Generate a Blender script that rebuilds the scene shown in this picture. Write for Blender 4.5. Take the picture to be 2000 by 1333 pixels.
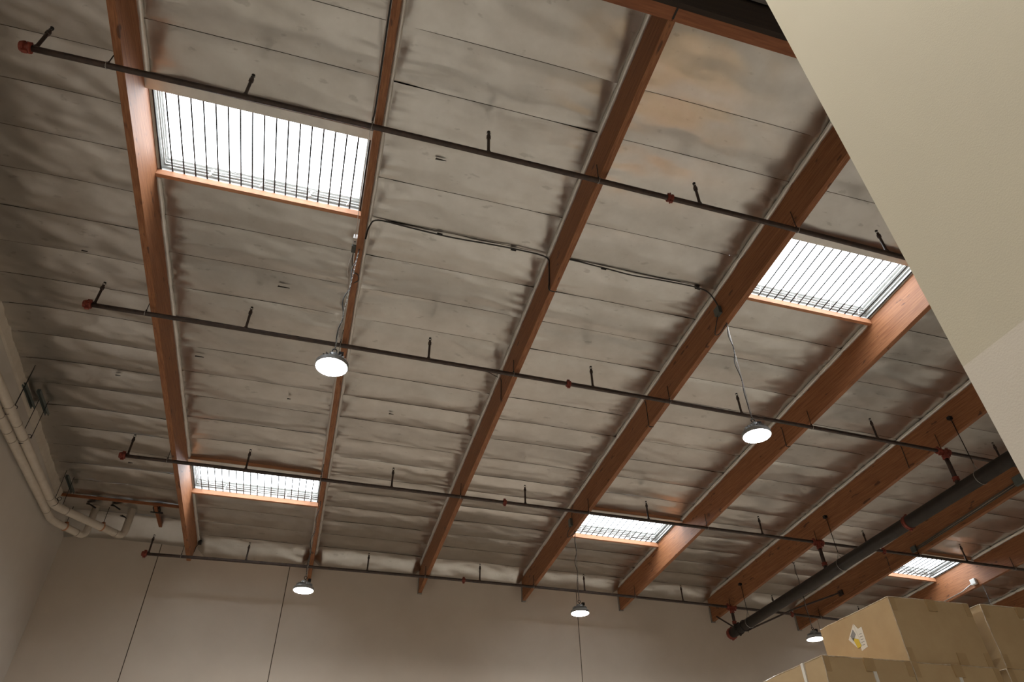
import bpy, bmesh, math, random
import numpy as np
from mathutils import Vector, Matrix, noise

random.seed(7)
rng = np.random.default_rng(7)
for o in list(bpy.data.objects):
    bpy.data.objects.remove(o, do_unlink=True)
scene = bpy.context.scene
COL = scene.collection
ZO = 7.1                     # floor lies at z = 0; survey heights are counted from the purlin line at the back wall

# ------------------------------------------------------------------ camera
cam_data = bpy.data.cameras.new('camera')
cam_data.sensor_width = 36.0
cam_data.lens = 1346.12 / 2000.0 * 36.0
cam_data.clip_start = 0.05
cam_data.clip_end = 200
cam = bpy.data.objects.new('camera', cam_data)
COL.objects.link(cam)
R = ((0.9623310475678861, -0.27150952590898203, -0.014196204689101488),
     (-0.1615016192377619, -0.6128657299525578, 0.7735068351561605),
     (0.21871484144994832, 0.7420769329324274, 0.6336289479964798))
CAM = Vector((2.57095, -15.54098, -5.56147 + ZO))
cam.matrix_world = Matrix(((R[0][0], R[1][0], -R[2][0], CAM.x),
                           (R[0][1], R[1][1], -R[2][1], CAM.y),
                           (R[0][2], R[1][2], -R[2][2], CAM.z),
                           (0, 0, 0, 1)))
scene.camera = cam

# ------------------------------------------------------------------ world and exposure
world = bpy.data.worlds.new('World')
scene.world = world
world.use_nodes = True
world.node_tree.nodes['Background'].inputs[0].default_value = (0.75, 0.86, 1.0, 1)
world.node_tree.nodes['Background'].inputs[1].default_value = 1.0
SKY_GLOW = 2.6              # overcast sky seen through the white glazing
LAMP_GLOW = 132.0
scene.view_settings.view_transform = 'Standard'
scene.view_settings.look = 'None'
scene.view_settings.gamma = 1.0
scene.view_settings.use_curve_mapping = False
scene.view_settings.exposure = 1.66

# ------------------------------------------------------------------ materials
def mat(name, color, rough=0.6, metal=0.0, spec=0.5, tint=None, scale=6.0, stretch=(1, 1, 1), amount=0.35,
        bump=0.0, bump_scale=60.0, detail=4.0, emit=None, emit_strength=0.0, transmission=0.0, coat=0.0, lo=0.35, hi=0.65, vary=0.0):
    m = bpy.data.materials.new(name)
    m.use_nodes = True
    nt = m.node_tree
    b = nt.nodes['Principled BSDF']
    b.inputs['Base Color'].default_value = (*color, 1)
    b.inputs['Roughness'].default_value = rough
    b.inputs['Metallic'].default_value = metal
    b.inputs['Specular IOR Level'].default_value = spec
    b.inputs['Coat Weight'].default_value = coat
    tc = nt.nodes.new('ShaderNodeTexCoord')
    info = nt.nodes.new('ShaderNodeObjectInfo')
    add = nt.nodes.new('ShaderNodeVectorMath'); add.operation = 'ADD'
    mulr = nt.nodes.new('ShaderNodeVectorMath'); mulr.operation = 'SCALE'
    mulr.inputs[0].default_value = (37, 53, 71)
    nt.links.new(info.outputs['Random'], mulr.inputs['Scale'])
    nt.links.new(tc.outputs['Object'], add.inputs[0])
    nt.links.new(mulr.outputs[0], add.inputs[1])
    mp = nt.nodes.new('ShaderNodeMapping')
    mp.inputs['Scale'].default_value = stretch
    nt.links.new(add.outputs[0], mp.inputs['Vector'])
    last = None
    if tint is not None:
        n = nt.nodes.new('ShaderNodeTexNoise')
        n.inputs['Scale'].default_value = scale
        n.inputs['Detail'].default_value = detail
        n.inputs['Roughness'].default_value = 0.6
        nt.links.new(mp.outputs[0], n.inputs['Vector'])
        r = nt.nodes.new('ShaderNodeMapRange')
        r.inputs[1].default_value = lo
        r.inputs[2].default_value = hi
        r.inputs[3].default_value = 0.0
        r.inputs[4].default_value = amount
        nt.links.new(n.outputs['Fac'], r.inputs[0])
        mx = nt.nodes.new('ShaderNodeMix'); mx.data_type = 'RGBA'
        mx.inputs['A'].default_value = (*color, 1)
        mx.inputs['B'].default_value = (*tint, 1)
        nt.links.new(r.outputs[0], mx.inputs['Factor'])
        last = mx.outputs['Result']
        if vary:
            hs = nt.nodes.new('ShaderNodeHueSaturation')
            rv = nt.nodes.new('ShaderNodeMapRange')
            rv.inputs[3].default_value = 1 - vary
            rv.inputs[4].default_value = 1 + vary
            nt.links.new(info.outputs['Random'], rv.inputs[0])
            nt.links.new(rv.outputs[0], hs.inputs['Value'])
            nt.links.new(last, hs.inputs['Color'])
            last = hs.outputs['Color']
        nt.links.new(last, b.inputs['Base Color'])
    if bump:
        n2 = nt.nodes.new('ShaderNodeTexNoise')
        n2.inputs['Scale'].default_value = bump_scale
        n2.inputs['Detail'].default_value = 3
        nt.links.new(mp.outputs[0], n2.inputs['Vector'])
        bp = nt.nodes.new('ShaderNodeBump')
        bp.inputs['Strength'].default_value = bump
        bp.inputs['Distance'].default_value = 0.01
        nt.links.new(n2.outputs['Fac'], bp.inputs['Height'])
        nt.links.new(bp.outputs[0], b.inputs['Normal'])
    if emit is not None:
        b.inputs['Emission Color'].default_value = (*emit, 1)
        b.inputs['Emission Strength'].default_value = emit_strength
    return m, nt, b, mp, last

def overlay(pack, color, scale, lo, hi, amount, stretch=None, detail=2.0):
    """A second layer of stains or knots on the base colour."""
    m, nt, b, mp, last = pack
    n = nt.nodes.new('ShaderNodeTexNoise')
    n.inputs['Scale'].default_value = scale
    n.inputs['Detail'].default_value = detail
    src = mp.outputs[0]
    if stretch:
        m2 = nt.nodes.new('ShaderNodeMapping')
        m2.inputs['Scale'].default_value = stretch
        nt.links.new(mp.inputs['Vector'].links[0].from_socket, m2.inputs['Vector'])
        src = m2.outputs[0]
    nt.links.new(src, n.inputs['Vector'])
    r = nt.nodes.new('ShaderNodeMapRange')
    r.inputs[1].default_value = lo
    r.inputs[2].default_value = hi
    r.inputs[3].default_value = 0
    r.inputs[4].default_value = amount
    nt.links.new(n.outputs['Fac'], r.inputs[0])
    mx = nt.nodes.new('ShaderNodeMix'); mx.data_type = 'RGBA'
    nt.links.new(last, mx.inputs['A'])
    mx.inputs['B'].default_value = (*color, 1)
    nt.links.new(r.outputs[0], mx.inputs['Factor'])
    for l in list(b.inputs['Base Color'].links):
        nt.links.remove(l)
    nt.links.new(mx.outputs['Result'], b.inputs['Base Color'])
    return (m, nt, b, mp, mx.outputs['Result'])

M = {}
p = mat('foil_scrim', (0.66, 0.635, 0.60), rough=0.29, metal=0.95, tint=(0.56, 0.53, 0.49), scale=2.2, amount=0.8, bump=0.10, bump_scale=14, vary=0.05)
p = overlay(p, (0.30, 0.28, 0.255), 5.0, 0.66, 0.72, 0.35, stretch=(1, 2, 1), detail=3)
M['foil'] = p[0]
M['strip'] = mat('foil_tab', (0.80, 0.78, 0.74), rough=0.38, metal=0.55, tint=(0.60, 0.58, 0.55), scale=4, amount=0.5, bump=0.1)[0]
p = mat('purlin_wood', (0.37, 0.155, 0.062), rough=0.62, tint=(0.19, 0.066, 0.023), scale=9, stretch=(8, 0.28, 8), amount=1.0, bump=0.12, bump_scale=40, lo=0.3, hi=0.7, vary=0.10)
p = overlay(p, (0.09, 0.035, 0.018), 8.0, 0.665, 0.72, 0.85, stretch=(1.5, 0.5, 1.5))
M['wood'] = p[0]
p = mat('girder_wood', (0.34, 0.12, 0.045), rough=0.6, tint=(0.19, 0.06, 0.022), scale=9, stretch=(0.32, 5, 5), amount=0.85, bump=0.12, bump_scale=40, lo=0.3, hi=0.7)
M['girder'] = p[0]
M['girder_shade'] = mat('shade_brown', (0.022, 0.013, 0.009), rough=0.8, tint=(0.035, 0.022, 0.014), scale=5, stretch=(0.3, 4, 4), amount=0.8)[0]  # near-black colour paints the shade on the girder's near side
M['header'] = mat('header_wood', (0.55, 0.27, 0.14), rough=0.6, tint=(0.38, 0.16, 0.075), scale=7, stretch=(0.3, 5, 5), amount=0.8, lo=0.3, hi=0.7)[0]
M['deck'] = mat('deck_board', (0.10, 0.075, 0.05), rough=0.9, tint=(0.07, 0.05, 0.035), scale=3, amount=0.7)[0]
p = mat('wall_paint', (0.64, 0.56, 0.475), rough=0.85, tint=(0.57, 0.49, 0.41), scale=0.7, amount=0.8, bump=0.05, bump_scale=150, detail=5)
M['wall'] = p[0]
M['wall_l'] = mat('wall_paint_grey', (0.62, 0.565, 0.50), rough=0.85, tint=(0.56, 0.50, 0.445), scale=0.6, amount=0.8, bump=0.05, bump_scale=150)[0]
M['near_hi'] = mat('near_paint_yellow', (0.56, 0.50, 0.37), rough=0.8, tint=(0.535, 0.475, 0.35), scale=1.2, amount=0.7, bump=0.06, bump_scale=220)[0]
M['near_lo'] = mat('near_paint_grey', (0.65, 0.58, 0.48), rough=0.8, tint=(0.62, 0.555, 0.46), scale=1.2, amount=0.7, bump=0.06, bump_scale=220)[0]
M['floor'] = mat('floor_concrete', (0.56, 0.515, 0.44), rough=0.4, tint=(0.27, 0.24, 0.20), scale=0.4, amount=0.9, lo=0.42, hi=0.58, bump=0.02, bump_scale=30)[0]
M['pipe'] = mat('black_steel', (0.045, 0.034, 0.030), rough=0.42, metal=0.35, tint=(0.085, 0.055, 0.045), scale=14, amount=0.8, bump=0.06, bump_scale=70)[0]
M['main'] = mat('main_steel', (0.036, 0.028, 0.023), rough=0.6, metal=0.0, spec=0.3, tint=(0.024, 0.019, 0.016), scale=6, amount=0.8, bump=0.05, bump_scale=50)[0]
M['black'] = mat('black_metal', (0.02, 0.02, 0.022), rough=0.4, metal=0.5, tint=(0.035, 0.033, 0.03), scale=20, amount=0.6)[0]
M['red'] = mat('red_fitting', (0.25, 0.045, 0.026), rough=0.55, tint=(0.15, 0.028, 0.018), scale=30, amount=0.7)[0]
M['zinc'] = mat('zinc_steel', (0.42, 0.41, 0.39), rough=0.38, metal=0.8, tint=(0.3, 0.29, 0.28), scale=20, amount=0.6)[0]
M['white'] = mat('white_frame', (0.66, 0.66, 0.64), rough=0.45, tint=(0.58, 0.58, 0.56), scale=8, amount=0.5)[0]
M['glaze'] = mat('skylight_glazing', (0.9, 0.92, 0.95), rough=0.5, emit=(0.88, 0.945, 1.0), emit_strength=SKY_GLOW)[0]
M['lens'] = mat('lamp_lens', (0.9, 0.9, 0.9), rough=0.4, emit=(1.0, 0.985, 0.95), emit_strength=LAMP_GLOW)[0]
M['lampbody'] = mat('lamp_body', (0.34, 0.35, 0.35), rough=0.45, metal=0.4, tint=(0.27, 0.28, 0.28), scale=12, amount=0.6)[0]
M['cord'] = mat('dark_cord', (0.035, 0.035, 0.035), rough=0.5, tint=(0.06, 0.058, 0.055), scale=30, amount=0.6)[0]
M['wcord'] = mat('pale_cord', (0.62, 0.60, 0.56), rough=0.5, tint=(0.5, 0.48, 0.45), scale=30, amount=0.6)[0]
M['gbox'] = mat('grey_green_box', (0.10, 0.115, 0.105), rough=0.5, tint=(0.075, 0.085, 0.08), scale=15, amount=0.6)[0]
M['insul'] = mat('pipe_lagging', (0.62, 0.545, 0.455), rough=0.75, tint=(0.54, 0.465, 0.38), scale=6, amount=0.7, bump=0.06, bump_scale=60)[0]
M['band'] = mat('lagging_band', (0.33, 0.28, 0.225), rough=0.7, tint=(0.28, 0.23, 0.18), scale=12, amount=0.6)[0]
M['card'] = mat('cardboard', (0.50, 0.355, 0.19), rough=0.75, tint=(0.45, 0.31, 0.16), scale=5, amount=0.8, bump=0.05, bump_scale=120, vary=0.03)[0]
M['tape'] = mat('brown_tape', (0.44, 0.30, 0.15), rough=0.35, tint=(0.39, 0.26, 0.13), scale=9, amount=0.6, coat=0.2)[0]
M['film'] = mat('clear_film_edge', (0.60, 0.50, 0.38), rough=0.15, tint=(0.45, 0.33, 0.2), scale=25, amount=0.9, coat=0.6)[0]
M['strap'] = mat('white_strap', (0.74, 0.70, 0.62), rough=0.45, tint=(0.66, 0.62, 0.54), scale=9, amount=0.5)[0]
M['paper'] = mat('label_paper', (0.78, 0.74, 0.66), rough=0.7, tint=(0.72, 0.68, 0.6), scale=9, amount=0.5)[0]
M['yellow'] = mat('yellow_paper', (0.72, 0.52, 0.05), rough=0.7, tint=(0.66, 0.46, 0.04), scale=9, amount=0.5)[0]
M['ink'] = mat('grey_print', (0.30, 0.29, 0.28), rough=0.7, tint=(0.2, 0.2, 0.2), scale=40, amount=0.6)[0]
M['rack'] = mat('rack_steel', (0.10, 0.16, 0.28), rough=0.45, metal=0.3, tint=(0.08, 0.13, 0.23), scale=8, amount=0.6)[0]
M['dark'] = mat('dark_opening', (0.03, 0.027, 0.024), rough=0.9, tint=(0.05, 0.045, 0.04), scale=20, amount=0.6)[0]

# ------------------------------------------------------------------ mesh helpers (all coordinates in world metres)
ORI = {}
class MB:
    def __init__(self):
        self.v = []; self.f = []
    def quad_box(self, x0, x1, y0, y1, z0, z1):
        if x0 > x1: x0, x1 = x1, x0
        if y0 > y1: y0, y1 = y1, y0
        if z0 > z1: z0, z1 = z1, z0
        return self.hexa([(x0, y0, z0), (x1, y0, z0), (x1, y1, z0), (x0, y1, z0), (x0, y0, z1), (x1, y0, z1), (x1, y1, z1), (x0, y1, z1)])
    def hexa(self, c):
        n = len(self.v)
        self.v += [tuple(q) for q in c]
        for f in ((0, 3, 2, 1), (4, 5, 6, 7), (0, 1, 5, 4), (1, 2, 6, 5), (2, 3, 7, 6), (3, 0, 4, 7)):
            self.f.append(tuple(n + i for i in f))
        return self
    def bar(self, a, b, w, h, up=(0, 0, 1)):
        a = Vector(a); b = Vector(b); d = (b - a).normalized()
        s = d.cross(Vector(up))
        if s.length < 1e-4: s = d.cross(Vector((1, 0, 0)))
        s.normalize(); u = s.cross(d)
        s = s * w / 2; u = u * h / 2
        return self.hexa([a - s - u, b - s - u, b + s - u, a + s - u, a - s + u, b - s + u, b + s + u, a + s + u])
    def tube(self, pts, r, n=10, closed=False, cap=True):
        P = [Vector(q) for q in pts]
        m = len(P)
        rs = r if isinstance(r, (list, tuple)) else [r] * m
        up = None; base = len(self.v)
        for i in range(m):
            if closed: t = P[(i + 1) % m] - P[i - 1]
            elif i == 0: t = P[1] - P[0]
            elif i == m - 1: t = P[-1] - P[-2]
            else: t = (P[i + 1] - P[i]).normalized() + (P[i] - P[i - 1]).normalized()
            if t.length < 1e-9: t = Vector((0, 0, 1))
            t.normalize()
            if up is None:
                up = t.orthogonal().normalized()
            else:
                up = up - t * up.dot(t)
                up = up.normalized() if up.length > 1e-6 else t.orthogonal().normalized()
            s = t.cross(up)
            for k in range(n):
                a = 2 * math.pi * k / n
                self.v.append(tuple(P[i] + (up * math.cos(a) + s * math.sin(a)) * rs[i]))
        seg = m if closed else m - 1
        for i in range(seg):
            j = (i + 1) % m
            for k in range(n):
                l = (k + 1) % n
                self.f.append((base + i * n + k, base + i * n + l, base + j * n + l, base + j * n + k))
        if cap and not closed:
            self.f.append(tuple(base + k for k in reversed(range(n))))
            self.f.append(tuple(base + (m - 1) * n + k for k in range(n)))
        return self
    def lathe(self, origin, axis, prof, n=16):
        """prof: list of (distance along axis, radius)"""
        o = Vector(origin); ax = Vector(axis).normalized()
        pts = [o + ax * d for d, _ in prof]
        up = ax.orthogonal().normalized(); s = ax.cross(up)
        base = len(self.v)
        for q, (d, r) in zip(pts, prof):
            for k in range(n):
                a = 2 * math.pi * k / n
                self.v.append(tuple(q + (up * math.cos(a) + s * math.sin(a)) * max(r, 1e-4)))
        for i in range(len(prof) - 1):
            for k in range(n):
                l = (k + 1) % n
                self.f.append((base + i * n + k, base + i * n + l, base + (i + 1) * n + l, base + (i + 1) * n + k))
        self.f.append(tuple(base + k for k in reversed(range(n))))
        self.f.append(tuple(base + (len(prof) - 1) * n + k for k in range(n)))
        return self
    def build(self, name, material, parent=None, smooth=False, bevel=0.0):
        V = np.array(self.v, float)
        c = (V.min(0) + V.max(0)) / 2
        c[2] = V[:, 2].min()
        me = bpy.data.meshes.new(name)
        me.from_pydata([tuple(q) for q in (V - c)], [], self.f)
        if bevel:
            bm = bmesh.new(); bm.from_mesh(me)
            bmesh.ops.bevel(bm, geom=list(bm.edges), offset=bevel, segments=2, affect='EDGES', profile=0.6)
            bm.to_mesh(me); bm.free()
        me.materials.append(M[material])
        if smooth:
            me.polygons.foreach_set('use_smooth', [True] * len(me.polygons))
            me.update()
        o = bpy.data.objects.new(name, me)
        COL.objects.link(o)
        place(o, c, parent)
        return o

def place(o, c, parent):
    c = Vector(c)
    if parent is not None:
        o.parent = parent
        o.location = c - ORI[parent.name]
    else:
        o.location = c
    ORI[o.name] = c

def empty(name, loc):
    o = bpy.data.objects.new(name, None)
    o.empty_display_size = 0.2
    COL.objects.link(o)
    place(o, loc, None)
    return o

def tag(o, label, cat, group=None):
    o['label'] = label; o['category'] = cat
    if group: o['group'] = group
    return o

def struct(o, label):
    o['kind'] = 'structure'; o['label'] = label
    return o

def arc(cx, cy, cz, r, plane, a0, a1, n=16):
    out = []
    for i in range(n + 1):
        a = a0 + (a1 - a0) * i / n
        c, s = r * math.cos(a), r * math.sin(a)
        out.append({'xz': (cx + c, cy, cz + s), 'yz': (cx, cy + c, cz + s), 'xy': (cx + c, cy + s, cz)}[plane])
    return out

def smooth_path(pts, n=8):
    """Catmull-Rom through the points."""
    P = [Vector(q) for q in pts]
    P = [P[0] * 2 - P[1]] + P + [P[-1] * 2 - P[-2]]
    out = []
    for i in range(1, len(P) - 2):
        for k in range(n):
            t = k / n
            a, b, c, d = P[i - 1], P[i], P[i + 1], P[i + 2]
            out.append(0.5 * ((2 * b) + (c - a) * t + (2 * a - 5 * b + 4 * c - d) * t * t + (3 * b - a - 3 * c + d) * t ** 3))
    out.append(P[-2])
    return out

# ------------------------------------------------------------------ roof geometry
B = 2.438                    # purlin spacing
SEAM = 0.6096                # foil sheet width
Y0 = -12.106                 # a seam line
D = 0.476                    # foil tab height above the purlin bottom
W = 0.078                    # purlin thickness
NP = 10
def zb(x, y):
    """underside of the purlins (gently warped roof)"""
    return -0.05448 * y - 0.01021 * x - 0.00053 * (x - 5) ** 2 + 0.00067 * (x - 5) * y - 0.00002 * (x - 5) ** 2 * y + ZO
def px(i): return B * (i - 1)
def xleft(y): return -2.57 - 0.022 * y
GY = -13.06                  # far edge of the girder
XR = px(NP) + 2.4
ENDZ = {1: 0.0, 2: -0.03, 3: -0.062, 4: -0.017, 5: -0.008, 6: -0.072, 7: -0.056, 8: -0.05, 9: -0.05, 10: -0.05}
SKY = {1: ((2, 4), (14, 16)), 4: ((2, 4), (14, 16)), 7: ((2, 4), (14, 16))}     # bay -> seam rows
ADDED_SKY = {1: ((-16, -14), (-9, -7))}  # unseen skylights added behind the camera to light partition and cartons

# ------------------------------------------------------------------ shell
YB = -24.0
o = MB().quad_box(-2.9, XR + .2, YB, 0.2, -0.2, 0).build('floor', 'floor')
struct(o, 'smooth tan concrete warehouse floor')

def wall_panels():
    root = empty('wall_back', (9, 0.1, 0))
    struct(root, 'beige painted tilt-up concrete back wall with vertical joints')
    xs = [-2.9, -0.69, 1.99, 8.64, 15.27, XR + .2]
    for a, b in zip(xs[:-1], xs[1:]):
        m = MB()
        m.quad_box(a + 0.008, b - 0.008, 0.0, 0.2, 0, ZO + 0.95)
        m.build('wall_panel', 'wall', root, bevel=0.006)
    m = MB(); m.quad_box(-2.9, XR + .2, 0.012, 0.21, 0, ZO + 0.94)
    m.build('joint_filler', 'deck', root)
    return root
wall_panels()
def wall_l():
    m = MB()
    z1 = ZO + 2.3
    m.hexa([(xleft(YB) - .2, YB, 0), (xleft(YB), YB, 0), (xleft(0), 0, 0), (xleft(0) - .2, 0, 0),
            (xleft(YB) - .2, YB, z1), (xleft(YB), YB, z1), (xleft(0), 0, z1), (xleft(0) - .2, 0, z1)])
    struct(m.build('wall_left', 'wall_l'), 'grey beige painted left side wall')
wall_l()
struct(MB().quad_box(-2.9, XR + .2, YB - .2, YB, 0, ZO + 2.6).build('wall_front', 'wall'), 'beige wall behind the camera')
struct(MB().quad_box(XR, XR + .2, YB, 0, 0, ZO + 2.3).build('wall_right', 'wall'), 'beige wall at the far right side')
# near partition, cut off by the right edge of the picture
NX, NY = 3.851, -14.661
root = empty('wall_partition', (NX + .07, -17, 0))
struct(root, 'cream partition wall beside the camera, yellower above and greyer below')
MB().quad_box(NX, NX + .14, -19.5, NY, 0, 2.43).build('lower_face', 'near_lo', root)
MB().quad_box(NX, NX + .14, -19.5, NY, 2.43, 5.6).build('upper_face', 'near_hi', root)

# ------------------------------------------------------------------ ceiling: deck + foil sheets
bays = [(0, None, px(1) - W / 2)] + [(i, px(i) + W / 2, px(i + 1) - W / 2) for i in range(1, NP)] + [(NP, px(NP) + W / 2, XR)]
dk = MB()
def deck_quad(xa, xb, ya, yb, h):
    dk.hexa([(xa, ya, zb(xa, ya) + h), (xb, ya, zb(xb, ya) + h), (xb, yb, zb(xb, yb) + h), (xa, yb, zb(xa, yb) + h),
             (xa, ya, zb(xa, ya) + h + .05), (xb, ya, zb(xb, ya) + h + .05), (xb, yb, zb(xb, yb) + h + .05), (xa, yb, zb(xa, yb) + h + .05)])
for bi, xa, xb in bays:
    xa2 = -2.75 if xa is None else xa - W
    h = D + (0.56 if bi == 0 else 0.31)
    cuts = [-24.0]
    for k0, k1 in ADDED_SKY.get(bi, ()) + SKY.get(bi, ()):
        cuts += [Y0 + k0 * SEAM, Y0 + k1 * SEAM]
    cuts.append(0.15)
    for a, b in zip(cuts[0::2], cuts[1::2]):
        deck_quad(xa2, xb + .002, a, b, h)
ceiling = dk.build('ceiling', 'deck')
struct(ceiling, 'panelised timber roof deck lined with sheets of silver foil insulation')

DL = 0.32                    # the bay at the left wall is lined higher up
def foil_sheet(bi, xa, xb, ya, yb, k, far_drop=None):
    left = bi == 0
    nx, ny = 44, 16
    # denser columns next to the purlins
    s = np.linspace(0, 1, nx + 1)
    u = s + 0.10 * np.sin(2 * np.pi * s) * -1
    v = np.linspace(0, 1, ny + 1)
    verts = []
    seed = random.random() * 100; gs = 7.7 * bi
    amp = (0.016 + 0.008 * max(0, min(1, (k - 6) / 8)) + (0.014 if left else 0)) * random.uniform(0.55, 1.35)
    skew = random.uniform(0.65, 1.5)
    crimp = random.uniform(0.5, 1.4); ph = random.uniform(0, 6.28); nr = random.choice((3, 4, 5))
    wedge = random.uniform(0.5, 1.3)
    lap = 0.003
    hem = random.uniform(-.002, .002)
    tilt = random.uniform(-0.012, 0.012)
    dirs = [(random.uniform(-1, 1), random.uniform(0.6, 2.4), random.uniform(0, 6.28), random.uniform(.3, 1)) for _ in range(4)]
    for j in range(ny + 1):
        y = ya + (yb - ya) * v[j]
        x0 = xleft(y) if xa is None else xa
        for i in range(nx + 1):
            x = x0 + (xb - x0) * u[i]
            d = min(x - x0, xb - x)
            dr = xb - x
            h = D + (DL if left else 0.066)
            edge = 1 - math.exp(-d / 0.30)
            z = h + (0.045 if left else 0.015) * edge
            if not left:
                wd = 0.24 * (1 - 0.85 * v[j]) * wedge
                if d < wd: z += 0.16 * (wd - d) * (d / wd)
            puff = math.sin(math.pi * v[j] ** skew)
            z -= amp * puff * (1 - math.exp(-d / 0.12))
            # gathers where the sheet is stapled to the purlin
            g = math.exp(-d / 0.20)
            z += 0.010 * crimp * g * math.sin(v[j] * nr * 2 * math.pi + ph + 3 * d) * (0.4 + v[j])
            # long soft creases
            n1 = noise.noise(Vector((x * 0.9 + gs, y * 1.7, gs)))
            n2 = noise.noise(Vector(((x + 0.7 * y) * 2.1 + seed, (y - .3 * x) * 5.0, seed * 2)))
            n3 = noise.noise(Vector(((x - 0.5 * y) * 4.0 + seed, (y + .2 * x) * 10.0, seed * 3)))
            fade = min(1, d / .05)
            ve = min(1, 12 * v[j] * (1 - v[j]) + .12)
            z += (0.008 * n1 + (0.0115 * n2 + 0.0050 * n3) * ve) * fade * (1.6 if left or k == 19 else 1.0)
            # hem pinch at the seams
            z += -lap * math.exp(-v[j] / .05) + hem * math.exp(-(1 - v[j]) / .05)
            z = z + zb(x, y)
            if far_drop is not None and v[j] > 0.0:
                t = v[j]
                z -= far_drop * (t * t * (3 - 2 * t)) * (1.0 if left else min(1, .35 + d / .25))
            verts.append((x, y, z))
    m = MB(); m.v = verts
    w = nx + 1
    for j in range(ny):
        for i in range(nx):
            a = j * w + i
            m.f.append((a, a + w, a + w + 1, a + 1))
    return m.build('insulation_sheet', 'foil', ceiling, smooth=True)

GAP = 0.0026
for bi, xa, xb in bays:
    kk = range(-1, 20)
    for k in kk:
        if any(a <= k < b for a, b in SKY.get(bi, ())): continue
        ya, yb = Y0 + k * SEAM + GAP, Y0 + (k + 1) * SEAM - GAP
        drop = None
        if k == -1: ya = GY - 0.01
        if bi == 0 and k == 18: yb = Y0 + 18.0 * SEAM + .2
        if bi == 0 and k in (18, 19): pass
        if k == 19:
            yb = -0.004
            drop = (0.34 if bi == 0 else 0.24 if bi < 4 else 0.17)
        if bi == 0 and k in (18,): yb = Y0 + 19 * SEAM - GAP
        foil_sheet(bi, xa, xb, ya, yb, k, drop)
# foil roof beyond the girder, never seen directly
for bi, xa, xb in bays:
    xa2 = -2.6 if xa is None else xa - W
    cuts = [YB]
    for k0, k1 in ADDED_SKY.get(bi, ()): cuts += [Y0 + k0 * SEAM, Y0 + k1 * SEAM]
    cuts.append(GY - .2)
    for a, b in zip(cuts[0::2], cuts[1::2]):
        m = MB()
        m.hexa([(xa2, a, zb(xa2, a) + D), (xb, a, zb(xb, a) + D), (xb, b, zb(xb, b) + D), (xa2, b, zb(xa2, b) + D),
                (xa2, a, zb(xa2, a) + D + .05), (xb, a, zb(xb, a) + D + .05), (xb, b, zb(xb, b) + D + .05), (xa2, b, zb(xa2, b) + D + .05)])
        m.build('roof_lining', 'foil', ceiling)

# puffed foil tabs along both faces of every purlin
for bi, xa, xb in bays:
    sides = []
    if bi > 0: sides.append((xa, 1))
    sides.append((xb, -1))
    if bi == NP: sides = [(xa, 1)]
    for xw, sg in sides:
        if bi == 0: continue
        runs = []
        y = GY; start = GY
        for k0, k1 in SKY.get(bi, ()):
            runs.append((start, Y0 + k0 * SEAM)); start = Y0 + k1 * SEAM
        runs.append((start, -0.06))
        for ra, rb in runs:
            pts, rs = [], []
            n = max(4, int((rb - ra) / 0.06))
            for i in range(n + 1):
                y = ra + (rb - ra) * i / n
                ph = ((y - Y0) / SEAM) % 1.0
                q = min(ph, 1 - ph) * SEAM
                r = 0.021 + 0.013 * (1 - math.exp(-q / .035)) + 0.004 * noise.noise(Vector((y * 4, xw, sg)))
                pts.append((xw + sg * (0.016 + 0.004 * noise.noise(Vector((y * 3, xw * 2, 4)))), y, zb(xw, y) + D + 0.036 + 0.004 * noise.noise(Vector((y * 2.3, 5, xw)))))
                rs.append(r)
            MB().tube(pts, rs, n=8).build('edge_tab', 'strip', ceiling, smooth=True)

# small torn slits in the foil
for x, y, dz, l in ((-1.09, -7.93, .33, .10), (-1.0, -5.3, .33, .10), (-1.11, -2.65, .33, .10), (1.52, -8.23, .045, .20), (3.18, -10.72, .055, .16),
                    (1.69, -5.75, .04, .07), (3.34, -5.75, .04, .10), (.36, -6.47, .04, .16)):
    z = zb(x, y) + D + dz - 0.02
    m = MB()
    m.v = [(x - l / 2, y + .018, z), (x - l / 2 + .01, y - .02, z - .004), (x + l * .2, y - .004, z - .003), (x + l / 2, y + .002, z), (x, y + .016, z + .002),
           (x - l / 2, y + .018, z + .012), (x - l / 2 + .01, y - .02, z + .012), (x + l * .2, y - .004, z + .012), (x + l / 2, y + .002, z + .012), (x, y + .016, z + .012)]
    m.f = [(0, 4, 3, 2, 1), (5, 6, 7, 8, 9), (0, 1, 6, 5), (1, 2, 7, 6), (2, 3, 8, 7), (3, 4, 9, 8), (4, 0, 5, 9)]
    m.v = [(x + (a - x) * .8, y + (b - y) * .5, c) for a, b, c in m.v]
    m.build('torn_flap', 'dark', ceiling)

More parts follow.
